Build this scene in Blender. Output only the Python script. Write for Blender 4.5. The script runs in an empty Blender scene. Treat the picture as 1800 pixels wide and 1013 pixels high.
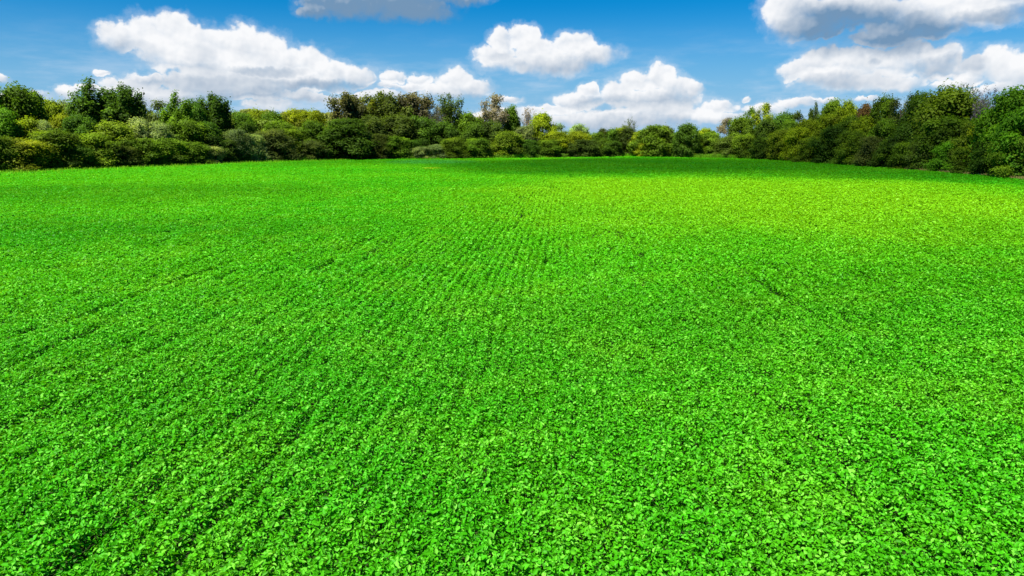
import bpy, math, random
import numpy as np
from mathutils import Vector

S = bpy.context.scene
COL = S.collection
R = math.radians

# ------------------------------------------------------------------ camera
F, CX, CY = 1200.0, 900.0, 506.5          # focal length and centre, in pixels of the 1800 px photograph
PITCH = R(12.3)
CAM = np.array([0.0, 0.0, 6.5])
cam_d = bpy.data.cameras.new('camera'); cam = bpy.data.objects.new('camera', cam_d); COL.objects.link(cam)
cam.location = CAM; cam.rotation_euler = (R(90) - PITCH, 0, 0)
cam_d.sensor_width = 36.0; cam_d.lens = 24.0; cam_d.clip_start = 0.1; cam_d.clip_end = 20000
S.camera = cam

def ray(px, py):
    a, b = (px - CX) / F, (CY - py) / F
    cp, sp = math.cos(PITCH), math.sin(PITCH)
    v = np.array([a, cp + b * sp, -sp + b * cp])
    return v / np.linalg.norm(v)
def azel(px, py):
    d = ray(px, py)
    return math.atan2(d[0], d[1]), math.asin(d[2])

# ------------------------------------------------------------------ small helpers
def tag(o, label=None, cat=None, group=None, kind=None):
    if label: o['label'] = label
    if cat: o['category'] = cat
    if group: o['group'] = group
    if kind: o['kind'] = kind
    return o

def hash2(ix, iy, seed):
    h = (ix.astype(np.int64) * 374761393 + iy.astype(np.int64) * 668265263 + seed * 974711) & 0xFFFFFFFF
    h = ((h ^ (h >> 13)) * 1274126177) & 0xFFFFFFFF
    return ((h ^ (h >> 16)) & 0xFFFFFF) / float(0xFFFFFF)
def vnoise(x, y, seed):
    x = np.asarray(x, float); y = np.asarray(y, float)
    ix, iy = np.floor(x), np.floor(y); fx, fy = x - ix, y - iy
    fx = fx * fx * (3 - 2 * fx); fy = fy * fy * (3 - 2 * fy)
    a = hash2(ix, iy, seed); b = hash2(ix + 1, iy, seed); c = hash2(ix, iy + 1, seed); d = hash2(ix + 1, iy + 1, seed)
    return (a * (1 - fx) + b * fx) * (1 - fy) + (c * (1 - fx) + d * fx) * fy
def fbm(x, y, seed, octv=3):
    s, a, t = 0, 1.0, 0
    for k in range(octv):
        s = s + a * vnoise(x * 2 ** k, y * 2 ** k, seed + k * 17); t += a; a *= 0.5
    return s / t

def np_mesh(name, verts, quads, tone=None, mat=None, smooth=False):
    """a mesh out of numpy arrays: verts (n,3), quads (m,4) or (m,3)"""
    me = bpy.data.meshes.new(name)
    k = quads.shape[1]
    me.vertices.add(len(verts)); me.vertices.foreach_set('co', np.ascontiguousarray(verts, np.float32).ravel())
    me.loops.add(quads.size); me.loops.foreach_set('vertex_index', np.ascontiguousarray(quads, np.int32).ravel())
    me.polygons.add(len(quads)); me.polygons.foreach_set('loop_start', np.arange(0, quads.size, k, dtype=np.int32))
    me.update(calc_edges=True)
    if tone is not None:
        at = me.attributes.new('tone', 'FLOAT', 'FACE'); at.data.foreach_set('value', np.ascontiguousarray(tone, np.float32))
    if smooth: me.polygons.foreach_set('use_smooth', np.ones(len(quads), bool))
    if mat: me.materials.append(mat)
    return me
def link(name, me, parent=None):
    o = bpy.data.objects.new(name, me); COL.objects.link(o)
    if parent: o.parent = parent
    return o

# ------------------------------------------------------------------ node helper
class V:
    def __init__(s, g, sock): s.g = g; s.s = sock
class G:
    def __init__(s, tree): s.t = tree; s.n = tree.nodes; s.l = tree.links
    def put(s, inp, v):
        if v is None: return
        if hasattr(v, 'is_output') or isinstance(v, bpy.types.NodeSocket): s.l.new(v, inp)
        else: inp.default_value = v
    def m(s, op, a, b=None, c=None, clamp=False):
        n = s.n.new('ShaderNodeMath'); n.operation = op; n.use_clamp = clamp
        s.put(n.inputs[0], a); s.put(n.inputs[1], b); s.put(n.inputs[2], c); return n.outputs[0]
    def v(s, op, a, b=None, c=None, scale=None, val=False):
        n = s.n.new('ShaderNodeVectorMath'); n.operation = op
        s.put(n.inputs[0], a); s.put(n.inputs[1], b); s.put(n.inputs[2], c)
        if scale is not None: s.put(n.inputs['Scale'], scale)
        return n.outputs['Value'] if val else n.outputs['Vector']
    def comb(s, x, y, z=0.0):
        n = s.n.new('ShaderNodeCombineXYZ'); s.put(n.inputs[0], x); s.put(n.inputs[1], y); s.put(n.inputs[2], z); return n.outputs[0]
    def sep(s, v):
        n = s.n.new('ShaderNodeSeparateXYZ'); s.put(n.inputs[0], v); return n.outputs
    def noise(s, vec, scale, detail=3, rough=0.55, color=False, dims='3D'):
        n = s.n.new('ShaderNodeTexNoise'); n.noise_dimensions = dims
        s.put(n.inputs['Vector'], vec); n.inputs['Scale'].default_value = scale
        n.inputs['Detail'].default_value = detail; n.inputs['Roughness'].default_value = rough
        return n.outputs['Color' if color else 'Fac']
    def voro(s, vec, scale, detail=0, rough=0.5, smooth=0.6, dims='2D'):
        n = s.n.new('ShaderNodeTexVoronoi'); n.voronoi_dimensions = dims; n.feature = 'SMOOTH_F1'
        s.put(n.inputs['Vector'], vec); n.inputs['Scale'].default_value = scale
        n.inputs['Smoothness'].default_value = smooth
        n.inputs['Detail'].default_value = detail; n.inputs['Roughness'].default_value = rough
        return n.outputs['Distance']
    def ss(s, x, lo, hi):
        n = s.n.new('ShaderNodeMapRange'); n.interpolation_type = 'SMOOTHSTEP'
        s.put(n.inputs[0], x); n.inputs[1].default_value = lo; n.inputs[2].default_value = hi; return n.outputs[0]
    def lin(s, x, lo, hi, a=0.0, b=1.0):
        n = s.n.new('ShaderNodeMapRange'); s.put(n.inputs[0], x)
        for i, q in enumerate((lo, hi, a, b)): n.inputs[i + 1].default_value = q
        return n.outputs[0]
    def mix(s, f, a, b):
        n = s.n.new('ShaderNodeMix'); n.data_type = 'RGBA'
        s.put(n.inputs[0], f); s.put(n.inputs[6], a if not isinstance(a, tuple) else (*a, 1)); s.put(n.inputs[7], b if not isinstance(b, tuple) else (*b, 1))
        return n.outputs[2]
    def hsv(s, col, h=0.5, sat=1.0, val=1.0):
        n = s.n.new('ShaderNodeHueSaturation'); s.put(n.inputs['Hue'], h); s.put(n.inputs['Saturation'], sat); s.put(n.inputs['Value'], val); s.put(n.inputs['Color'], col if not isinstance(col, tuple) else (*col, 1)); return n.outputs[0]

# ------------------------------------------------------------------ light
SUN_EL, SUN_AZ = R(60), R(-135)             # azimuth from the view axis (+Y), negative = to the left
sun_dir = np.array([math.sin(SUN_AZ) * math.cos(SUN_EL), math.cos(SUN_AZ) * math.cos(SUN_EL), math.sin(SUN_EL)])
sl = bpy.data.lights.new('sun', 'SUN'); sl.energy = 5.0; sl.angle = R(0.5); sl.color = (1.0, 0.95, 0.86)
so = bpy.data.objects.new('sun', sl); COL.objects.link(so)
so.rotation_euler = Vector(sun_dir).to_track_quat('Z', 'Y').to_euler(); so.location = (-60, 30, 90)

# ------------------------------------------------------------------ sky: Nishita plus cumulus, all by direction
W = bpy.data.worlds.new('World'); S.world = W; W.use_nodes = True
W.cycles.sampling_method = 'MANUAL'; W.cycles.sample_map_resolution = 256
# puffs: centre and radii (in the photograph's pixels, turned into directions)
PUFFS = [
 (212,64,44,30),(262,62,58,38),(312,58,55,36),(352,76,58,40),(300,96,62,34),(420,86,62,46),(466,96,54,48),(504,112,38,34),
 (372,116,80,36),(450,130,100,32),(546,114,40,34),(582,130,46,28),(628,134,36,24),(530,146,110,22),(380,146,110,20),
 (258,140,40,15),(182,131,14,9),(238,152,66,12),(292,168,52,20),(112,166,24,12),(4,138,22,10),(474,187,46,13),(160,160,50,8),
 (690,138,26,14),(738,140,28,14),(714,152,56,7),(802,142,36,26),(834,156,36,20),(786,162,46,16),(660,166,54,10),
 (882,68,26,22),(922,66,34,22),(872,96,38,24),(950,92,52,30),(1012,76,40,24),(1042,96,52,24),(980,112,74,24),(900,114,58,16),
 (1162,132,34,24),(1122,142,34,22),(1192,154,40,26),(1092,166,44,24),(1036,160,20,15),(1150,176,90,28),(1216,156,20,18),(1016,180,52,20),(1262,186,36,13),(1170,200,120,16),
 (1342,192,44,13),(1308,172,9,6),(960,196,60,10),(890,176,30,8),
 (1392,16,60,38),(1480,22,100,40),(1590,26,120,44),(1720,8,150,34),(1432,52,66,18),(1570,62,90,17),
 (1402,122,34,22),(1442,110,50,32),(1506,110,74,34),(1588,106,72,36),(1652,108,46,34),(1480,142,92,18),(1570,146,76,16),
 (1764,116,52,38),(1806,132,70,46),(1712,124,40,26),(1690,146,54,11),(1744,160,50,9),(1456,177,30,5),(1522,174,22,6),
 (300,172,90,22),(440,160,130,20),(1090,212,150,20),(1262,206,64,14),(880,204,60,12),(612,180,40,12),(560,176,60,9),(1400,180,50,10),(40,170,60,7),
 (604,8,80,24),(556,22,36,12),(700,10,96,24),(1640,52,70,20),(1730,30,90,22),(1400,40,60,34),(624,8,60,20),(744,24,60,18),(806,-4,56,14),
]
# grey parts of the clouds: centre, radii, strength
GREYS = [
 (400,150,170,18,.45),(470,128,66,10,.5),(560,152,120,10,.4),(230,86,60,14,.2),(350,96,30,18,.18),(345,135,60,26,.3),
 (320,178,120,20,.30),(1090,216,170,16,.28),(440,172,140,14,.42),(680,12,200,46,.98),(1480,48,120,50,.88),(1590,62,112,36,.84),(1500,140,90,14,.35),(1650,118,50,22,.4),(1700,112,36,16,.45),
 (1160,180,70,20,.32),(1080,185,80,14,.35),(980,112,80,16,.25),(880,100,20,10,.2),(800,176,60,8,.25),(1740,30,110,12,.4),(1538,104,14,9,.35),
]
def build_world():
    t = W.node_tree; t.nodes.clear(); g = G(t)
    out = t.nodes.new('ShaderNodeOutputWorld'); bg = t.nodes.new('ShaderNodeBackground'); t.links.new(bg.outputs[0], out.inputs[0])
    bg.inputs['Strength'].default_value = 0.05
    sky = t.nodes.new('ShaderNodeTexSky'); sky.sky_type = 'NISHITA'; sky.sun_disc = False
    sky.sun_elevation = SUN_EL; sky.sun_rotation = SUN_AZ; sky.air_density = 1.0; sky.dust_density = 0.4; sky.ozone_density = 3.0
    tc = t.nodes.new('ShaderNodeTexCoord'); d = g.v('NORMALIZE', tc.outputs['Generated'])
    x, y, z = g.sep(d)
    u = g.m('MULTIPLY', g.m('ARCTAN2', x, y), 1200.0); v = g.m('MULTIPLY', g.m('ARCSINE', z), 1200.0)
    uv0 = g.comb(u, v, 0.0)
    # two scales of turbulence bend the outline
    w1 = g.v('SCALE', g.v('SUBTRACT', g.noise(uv0, 0.020, 3, 0.55, True), (0.5, 0.5, 0.5)), scale=28.0)
    w2 = g.v('SCALE', g.v('SUBTRACT', g.noise(uv0, 0.085, 3, 0.6, True), (0.5, 0.5, 0.5)), scale=11.0)
    uv = g.v('MULTIPLY', g.v('ADD', g.v('ADD', uv0, w1), w2), (1, 1, 0))
    def coeff(p):
        a0, e0 = azel(p[0], p[1]); a1, _ = azel(p[0] + p[2], p[1]); _, e1 = azel(p[0], p[1] - p[3])
        rx, ry = (a1 - a0) * 1200, (e1 - e0) * 1200
        return (1 / rx, 1 / ry, 0), (-a0 * 1200 / rx, -e0 * 1200 / ry, 0)
    sh = (-0.30, 0.62, 0.0); s2 = 2 * sh[0] * sh[0] * 0 + sh[0] ** 2 + sh[1] ** 2
    D = L = None
    for p in PUFFS:
        inv, off = coeff(p)
        q = g.v('MULTIPLY_ADD', uv, inv, off)
        dd = g.v('DOT_PRODUCT', q, q, val=True)
        ls = g.m('SUBTRACT', dd, g.v('DOT_PRODUCT', q, (2 * sh[0], 2 * sh[1], 0), val=True))
        D = dd if D is None else g.m('MINIMUM', D, dd)
        L = ls if L is None else g.m('MINIMUM', L, ls)
    D = g.m('SUBTRACT', 1.0, D); L = g.m('SUBTRACT', 1.0 - s2, L)
    bill = g.voro(uv0, 0.036, 2, 0.5, 0.9)                              # cauliflower lumps
    bill_s = g.voro(g.v('ADD', uv0, (-3.0, 6.0, 0)), 0.036, 2, 0.5, 0.9)
    fine = g.noise(uv0, 0.05, 6, 0.62)
    dens = g.m('ADD', D, g.m('MULTIPLY_ADD', bill, -0.50, 0.34))
    dens = g.m('ADD', dens, g.m('MULTIPLY_ADD', fine, 0.75, -0.36))
    top = g.m('SUBTRACT', L, D)                                         # >0 on upper, sunward slopes
    soft = g.ss(top, -0.9, 0.25)                                        # crisp tops, soft feet
    a_hard = g.ss(dens, -0.06, 0.44); a_soft = g.ss(dens, -0.40, 1.15)
    mx = t.nodes.new('ShaderNodeMix'); t.links.new(soft, mx.inputs[0]); t.links.new(a_soft, mx.inputs[2]); t.links.new(a_hard, mx.inputs[3])
    halo = g.m('MULTIPLY', g.ss(g.m('ADD', dens, g.m('MULTIPLY_ADD', g.noise(uv0, 0.03, 5, .7), 1.6, -.8)), -0.75, 0.5), 0.30)
    alpha = g.m('MAXIMUM', mx.outputs[0], halo)
    grey = None
    for p in GREYS:
        inv, off = coeff(p)
        q = g.v('MULTIPLY_ADD', uv, inv, off)
        e = g.m('MULTIPLY', g.ss(g.m('SUBTRACT', 1.7, g.v('DOT_PRODUCT', q, q, val=True)), 0.0, 1.7), p[4])
        grey = e if grey is None else g.m('MAXIMUM', grey, e)
    lit = g.m('ADD', g.m('MULTIPLY_ADD', g.ss(top, -1.2, 0.5), 0.34, 0.66), g.m('MULTIPLY', g.m('SUBTRACT', bill, bill_s), -0.20))
    lit = g.m('ADD', lit, g.m('MULTIPLY_ADD', g.noise(uv0, 0.016, 4, 0.55), 0.52, -0.26))
    lit = g.m('SUBTRACT', lit, grey, clamp=True)
    ccol = g.mix(lit, (1.75, 3.05, 4.75), (9.5, 9.6, 9.8))
    hz = g.ss(v, 225.0, -10.0)
    tint = g.v('MULTIPLY', sky.outputs[0], (0.015, 0.66, 1.13))          # a deep, clear late-summer blue
    blue = g.mix(hz, tint, (3.1, 5.4, 7.9))
    # thin low veil of far cloud towards the horizon
    veil = g.m('MULTIPLY', g.ss(g.noise(g.v('MULTIPLY', uv0, (0.35, 1.6, 0)), 0.02, 5, 0.6), 0.42, 0.75), g.ss(v, 190.0, 20.0))
    base = g.mix(g.m('MULTIPLY', veil, 0.7), blue, (6.5, 7.6, 9.0))
    t.links.new(g.v('SCALE', g.mix(alpha, base, ccol), scale=0.79), bg.inputs['Color'])
build_world()
# ------------------------------------------------------------------ the field edge (photograph pixels -> ground)
CROP_H = 0.72
EDGE_PX = [(-500,326),(-200,314),(0,303),(150,297),(300,291.5),(400,287),(500,283),(640,280),(750,279.3),(900,277.5),(1000,276.5),(1100,275.5),
           (1200,277.3),(1300,278.8),(1350,281),(1430,286),(1500,291),(1600,298.5),(1700,306.5),(1800,316),(1950,331),(2300,366)]
def _edge():
    ts, ds = [], []
    for px, py in EDGE_PX:
        d = ray(px, py); k = (CAM[2] - CROP_H) / -d[2]
        ts.append(d[0] / d[1]); ds.append(d[1] * k)
    return np.array(ts), np.array(ds)
ET, ED = _edge()
def edge_depth(t): return np.interp(t, ET, ED)     # depth (y) of the crop's edge along the direction x/y = t
ROW_T = (985 - 900) / F                            # drilled rows run towards this direction
rn = math.hypot(1, ROW_T)
def along_across(x, y): return (y + x * ROW_T) / rn, (x - y * ROW_T) / rn

def ground_z(x, y):
    x = np.asarray(x, float); y = np.asarray(y, float)
    t = x / np.maximum(y, 1.0)
    beyond = np.clip((y - edge_depth(t)) / 200.0, 0, 1)
    hill = 15.0 * np.exp(-((x + 150) / 120.0) ** 2 - ((y - 470) / 110.0) ** 2)
    return np.where(y > 1, hill * beyond, 0.0) + 0.5 * (fbm(x / 60.0, y / 60.0, 5, 2) - 0.5) * np.clip((y - 25) / 60, 0, 1)

# ------------------------------------------------------------------ materials
def mat(name):
    m = bpy.data.materials.new(name); m.use_nodes = True; t = m.node_tree; t.nodes.clear()
    g = G(t); out = t.nodes.new('ShaderNodeOutputMaterial'); return m, g, out
def leaf_shader(g, out, col, trans, transl=0.35, rough=0.5, spec=0.4):
    p = g.n.new('ShaderNodeBsdfPrincipled'); g.put(p.inputs['Base Color'], col); p.inputs['Roughness'].default_value = rough
    p.inputs['Specular IOR Level'].default_value = spec
    tr = g.n.new('ShaderNodeBsdfTranslucent'); g.put(tr.inputs['Color'], trans)
    mx = g.n.new('ShaderNodeMixShader'); mx.inputs[0].default_value = transl
    g.l.new(p.outputs[0], mx.inputs[1]); g.l.new(tr.outputs[0], mx.inputs[2]); g.l.new(mx.outputs[0], out.inputs[0])
def attr(g, name):
    n = g.n.new('ShaderNodeAttribute'); n.attribute_name = name; return n.outputs['Fac']
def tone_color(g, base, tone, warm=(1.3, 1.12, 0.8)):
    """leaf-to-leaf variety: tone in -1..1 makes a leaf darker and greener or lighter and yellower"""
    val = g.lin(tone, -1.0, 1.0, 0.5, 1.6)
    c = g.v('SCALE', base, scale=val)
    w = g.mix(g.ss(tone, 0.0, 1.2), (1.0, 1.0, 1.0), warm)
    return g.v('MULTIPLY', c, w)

def crown_material():
    m, g, out = mat('foliage')
    oi = g.n.new('ShaderNodeObjectInfo')
    c = tone_color(g, oi.outputs['Color'], attr(g, 'tone'))
    leaf_shader(g, out, c, g.v('MULTIPLY', c, (1.25, 1.35, 0.6)), 0.45, 0.6, 0.08)
    return m
def plain_leaf(name, col, transl=0.35):
    m, g, out = mat(name)
    c = tone_color(g, g.comb(*col), attr(g, 'tone'))
    leaf_shader(g, out, c, g.v('MULTIPLY', c, (1.25, 1.3, 0.6)), transl, 0.6, 0.12)
    return m
def bark_material():
    m, g, out = mat('bark')
    geo = g.n.new('ShaderNodeNewGeometry'); oi = g.n.new('ShaderNodeObjectInfo')
    n = g.noise(g.v('MULTIPLY', geo.outputs['Position'], (6, 6, 1.2)), 1.0, 4)
    p = g.n.new('ShaderNodeBsdfPrincipled'); p.inputs['Roughness'].default_value = 0.9
    g.put(p.inputs['Base Color'], g.v('SCALE', oi.outputs['Color'], scale=g.lin(n, 0.2, 0.8, 0.5, 1.5)))
    g.l.new(p.outputs[0], out.inputs[0]); return m
def soil_material():
    m, g, out = mat('soil')
    geo = g.n.new('ShaderNodeNewGeometry')
    n = g.noise(geo.outputs['Position'], 2.5, 5, 0.65); n2 = g.noise(geo.outputs['Position'], 0.06, 3)
    c = g.mix(n, (0.008, 0.022, 0.004), (0.022, 0.045, 0.009))
    c = g.mix(g.m('MULTIPLY', n2, 0.5), c, (0.03, 0.045, 0.012))
    p = g.n.new('ShaderNodeBsdfPrincipled'); p.inputs['Roughness'].default_value = 0.95; p.inputs['Specular IOR Level'].default_value = 0.1
    g.put(p.inputs['Base Color'], c); g.l.new(p.outputs[0], out.inputs[0]); return m
def verge_material():
    m, g, out = mat('dry_grass')
    geo = g.n.new('ShaderNodeNewGeometry')
    n = g.noise(geo.outputs['Position'], 1.4, 5, 0.7); n2 = g.noise(geo.outputs['Position'], 0.25, 3)
    c = g.mix(g.ss(n2, 0.35, 0.7), (0.30, 0.24, 0.09), (0.16, 0.20, 0.04)); c = g.v('SCALE', c, scale=g.lin(n, 0.25, 0.75, 0.55, 1.35))
    p = g.n.new('ShaderNodeBsdfPrincipled'); p.inputs['Roughness'].default_value = 0.95
    g.put(p.inputs['Base Color'], c); g.l.new(p.outputs[0], out.inputs[0]); return m
def crop_material():
    m, g, out = mat('soybean_leaf')
    geo = g.n.new('ShaderNodeNewGeometry'); P = g.v('MULTIPLY', geo.outputs['Position'], (1, 1, 0))
    big = g.noise(P, 0.035, 3, 0.5); mid = g.noise(P, 0.3, 3, 0.6)
    c = g.mix(g.ss(big, 0.3, 0.72), CROP_A, CROP_B)
    c = g.mix(g.m('MULTIPLY', g.ss(mid, 0.42, 0.72), 0.5), c, CROP_C)
    # a patch of yellowing plants and a bluish patch far out in the field
    def patch(px, py, rx, ry):
        d = ray(px, py); k = (CAM[2] - CROP_H) / -d[2]; x0, y0 = d[0] * k, d[1] * k
        q = g.v('MULTIPLY_ADD', P, (1 / rx, 1 / ry, 0), (-x0 / rx, -y0 / ry, 0))
        q = g.v('ADD', q, g.v('SCALE', g.v('SUBTRACT', g.noise(P, 0.5, 3, 0.6, True), (0.5, 0.5, 0.5)), scale=1.1))
        return g.ss(g.v('DOT_PRODUCT', g.v('MULTIPLY', q, (1, 1, 0)), q, val=True), 1.3, 0.3)
    def sunlit_zone(x0, y0, rx, ry):
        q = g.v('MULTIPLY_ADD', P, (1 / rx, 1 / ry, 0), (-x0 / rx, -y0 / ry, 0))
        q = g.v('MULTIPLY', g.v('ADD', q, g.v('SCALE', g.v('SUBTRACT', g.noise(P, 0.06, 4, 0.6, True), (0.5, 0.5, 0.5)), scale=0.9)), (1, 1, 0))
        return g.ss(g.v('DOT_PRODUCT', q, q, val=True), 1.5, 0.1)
    c = g.mix(g.m('MULTIPLY', sunlit_zone(28, 74, 34, 36), 0.7), c, (0.165, 0.40, 0.004))     # sunlit area put into the leaf colour, paler and yellower
    c = g.mix(g.m('MULTIPLY', patch(760, 296.5, 1.9, 4.5), 0.95), c, (0.20, 0.40, 0.01))
    c = g.mix(g.m('MULTIPLY', patch(760, 285, 12, 18), 0.45), c, (0.035, 0.26, 0.07))
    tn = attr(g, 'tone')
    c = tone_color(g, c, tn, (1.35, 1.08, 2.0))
    c = g.mix(g.m('MULTIPLY', g.ss(tn, 0.2, 1.0), 0.5), c, (0.22, 0.50, 0.07))      # pale highlights painted into the colour of lighter-toned leaves
    leaf_shader(g, out, c, g.v('MULTIPLY', c, (1.5, 1.15, 0.5)), 0.36, 0.5, 0.12)
    return m
CROP_A, CROP_B, CROP_C = (0.034, 0.295, 0.002), (0.066, 0.335, 0.002), (0.110, 0.37, 0.007)
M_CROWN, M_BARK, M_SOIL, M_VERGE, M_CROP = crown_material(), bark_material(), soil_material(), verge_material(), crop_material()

# ------------------------------------------------------------------ ground: one sheet to the horizon
def build_ground():
    ys = np.unique(np.concatenate([-np.geomspace(3000, 20, 14), np.arange(-16, 320, 8.0), np.geomspace(330, 6000, 26)]))
    xs = np.unique(np.concatenate([-np.geomspace(5000, 310, 14), np.arange(-300, 301, 10.0), np.geomspace(310, 5000, 14)]))
    X, Y = np.meshgrid(xs, ys); Z = ground_z(X, Y)
    n, k = len(ys), len(xs); i = np.arange((n - 1) * k).reshape(n - 1, k)[:, :-1].ravel()
    o = link('ground', np_mesh('ground', np.stack([X.ravel(), Y.ravel(), Z.ravel()], 1), np.stack([i, i + 1, i + k + 1, i + k], 1), mat=M_SOIL, smooth=True))
    tag(o, kind='structure')
build_ground()

def build_verge():
    """a strip of dry grass between the crop and the right-hand trees"""
    ts = np.linspace((1500 - CX) / F, (2000 - CX) / F, 90); V_ = []
    for t in ts:
        e = float(edge_depth(t)); wob = 0.5 * (vnoise(t * 60, 0, 3) - 0.5)
        grow = min(1.0, (t - ts[0]) / 0.06)
        for s in (-0.6 - wob, 1.0, 2.6 + 1.2 * grow + wob):
            y = e + s * 1.6; V_.append((t * y, y, float(ground_z(t * y, y)) + 0.03 + 0.25 * grow * (s > -0.5) * (s < 2)))
    V_ = np.array(V_); i = np.arange(len(ts) - 1)[:, None] * 3 + np.array([0, 1])[None]; i = i.ravel()
    tag(link('verge', np_mesh('verge', V_, np.stack([i, i + 3, i + 4, i + 1], 1), mat=M_VERGE, smooth=True)), kind='structure')
build_verge()

# ------------------------------------------------------------------ leaves in bulk
def frames(nrm, rng):
    nrm = nrm / np.linalg.norm(nrm, axis=1, keepdims=True)
    a = rng.normal(size=nrm.shape); t = a - nrm * (a * nrm).sum(1, keepdims=True); t /= np.linalg.norm(t, axis=1, keepdims=True)
    return t, np.cross(nrm, t), nrm
def leaf_quads(pos, t, b, n, ln, wd, fold=0.25, droop=0.15):
    """one folded rhombus per leaf"""
    ln = ln[:, None]; wd = wd[:, None]
    v = np.stack([pos - t * ln * .5, pos - b * wd * .5 + n * wd * fold, pos + t * ln * .5 - n * ln * droop, pos + b * wd * .5 + n * wd * fold], 1)
    k = len(pos); return v.reshape(-1, 3), np.arange(4 * k).reshape(k, 4)
def leaf_hex(pos, t, b, n, ln, wd, fold, droop):
    """oval leaflet: six points, folded along the midrib"""
    ln = ln[:, None]; wd = wd[:, None]
    L1 = pos + t * ln * .30; L2 = pos + t * ln * .68 - n * ln * droop * .4
    up = n * wd * fold
    v = np.stack([pos, L1 - b * wd * .5 + up, L2 - b * wd * .42 + up, pos + t * ln - n * ln * droop, L2 + b * wd * .42 + up, L1 + b * wd * .5 + up], 1)
    k = len(pos); base = np.arange(k)[:, None] * 6
    f = np.stack([base + np.array([0, 3, 2, 1]), base + np.array([0, 5, 4, 3])], 1).reshape(-1, 4)
    return v.reshape(-1, 3), f

# ------------------------------------------------------------------ the soybean crop
def build_crop():
    rng = np.random.default_rng(11)
    y0, y1 = 5.2, 262.0
    yy = np.geomspace(y0, y1, 400)
    LOD = lambda y: np.maximum(1.0, y / 17.0) ** 0.62
    half = lambda y: 0.75 * y * 1.07 + 3.0
    lai = np.interp(yy, [5, 20, 60, 260], [2.5, 1.9, 1.15, 0.95])
    pdf = lai / (0.0018 * LOD(yy) ** 2) * 2 * half(yy)
    cum = np.concatenate([[0], np.cumsum((pdf[1:] + pdf[:-1]) / 2 * np.diff(yy))])
    N = int(cum[-1]); print('crop leaves', N)
    y = np.interp(rng.random(N) * cum[-1], cum, yy); x = (rng.random(N) * 2 - 1) * half(y)
    keep = y < edge_depth(x / y) + (fbm(x / 3.0, y / 3.0, 77, 2) - 0.5) * 1.6
    x, y = x[keep], y[keep]
    al, ac = along_across(x, y)
    ac = ac + 0.9 * (fbm(al / 30.0, ac / 30.0, 31, 2) - 0.5)
    streak = 0.7 * fbm(al / 6.0, ac / 0.5, 21, 3) + 0.3 * fbm(al / 1.2, ac / 0.5, 22, 2)     # drill rows that grew better or worse
    clump = vnoise(x / 0.42, y / 0.42, 41) * 0.6 + vnoise(x / 0.19, y / 0.19, 42) * 0.4
    broad = fbm(x / 6.0, y / 6.0, 51, 3)
    row = np.cos(2 * np.pi * ac / 0.38)
    gap = np.clip((0.40 - streak) / 0.10, 0, 1) * np.clip((0.56 - broad) / 0.12, 0, 1) * np.clip(y / 40, .45, 1)
    h = CROP_H + 0.22 * (clump - 0.5) + 0.22 * (streak - 0.5) * np.clip(y / 30, .7, 1) + 0.18 * (broad - 0.5) + 0.10 * row * np.clip((y - 6) / 26, .45, 1) - 0.24 * gap
    keep = rng.random(len(x)) > gap * 0.4
    x, y, h, clump = (q[keep] for q in (x, y, h, clump)); n = len(x)
    s = LOD(y)
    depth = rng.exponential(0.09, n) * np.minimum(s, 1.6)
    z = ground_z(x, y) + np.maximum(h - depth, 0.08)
    spread = 0.78 / s ** .8
    nr = np.stack([rng.normal(0, 1, n) * spread, rng.normal(0, 1, n) * spread, np.ones(n)], 1)
    t, b, nn = frames(nr, rng)
    size = np.exp(rng.normal(0, .22, n)) * s
    ln = 0.070 * size; wd = 0.040 * size * rng.uniform(.8, 1.2, n)
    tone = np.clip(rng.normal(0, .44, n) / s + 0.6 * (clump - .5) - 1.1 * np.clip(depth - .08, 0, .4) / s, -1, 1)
    odd = rng.random(n) < 0.008 / s; tone[odd] = 1.0
    pos = np.stack([x, y, z], 1); A = y < 24; B = ~A
    v1, f1 = leaf_hex(pos[A], t[A], b[A], nn[A], ln[A], wd[A], 0.22, rng.uniform(-.05, .4, n)[A][:, None])
    v2, f2 = leaf_quads(pos[B], t[B], b[B], nn[B], ln[B] * 1.1, wd[B] * 1.2, 0.2, 0.15)
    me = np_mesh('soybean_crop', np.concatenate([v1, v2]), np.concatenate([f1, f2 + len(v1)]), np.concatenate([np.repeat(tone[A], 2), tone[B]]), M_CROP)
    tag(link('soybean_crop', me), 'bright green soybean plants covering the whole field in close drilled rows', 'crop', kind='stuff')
build_crop()
# ------------------------------------------------------------------ tree building
class Tubes:
    def __init__(s): s.v = []; s.f = []; s.n = 0
    def tube(s, pts, r0, r1, k=6):
        pts = [np.array(p, float) for p in pts]; m = len(pts)
        for i, p in enumerate(pts):
            d = pts[min(i + 1, m - 1)] - pts[max(i - 1, 0)]; d /= max(np.linalg.norm(d), 1e-6)
            a = np.cross(d, [0.31, 0.9, 0.2]); a /= np.linalg.norm(a); b = np.cross(d, a); r = r0 + (r1 - r0) * i / (m - 1)
            for j in range(k):
                q = 2 * math.pi * j / k; s.v.append(p + (a * math.cos(q) + b * math.sin(q)) * r)
        for i in range(m - 1):
            for j in range(k): s.f.append((s.n + i * k + j, s.n + i * k + (j + 1) % k, s.n + (i + 1) * k + (j + 1) % k, s.n + (i + 1) * k + j))
        s.n += m * k
    def limb(s, p0, p1, r0, r1, rng, sag=0.12, n=6, k=5):
        p0, p1 = np.array(p0, float), np.array(p1, float); L = np.linalg.norm(p1 - p0); pts = []
        off = rng.normal(0, 1, 3) * L * 0.06
        for i in range(n + 1):
            u = i / n; b = math.sin(u * math.pi); pts.append(p0 + (p1 - p0) * u + off * b + np.array([0, 0, -sag * L * b * (1 - u)]))
        s.tube(pts, r0, r1, k); return pts

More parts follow.
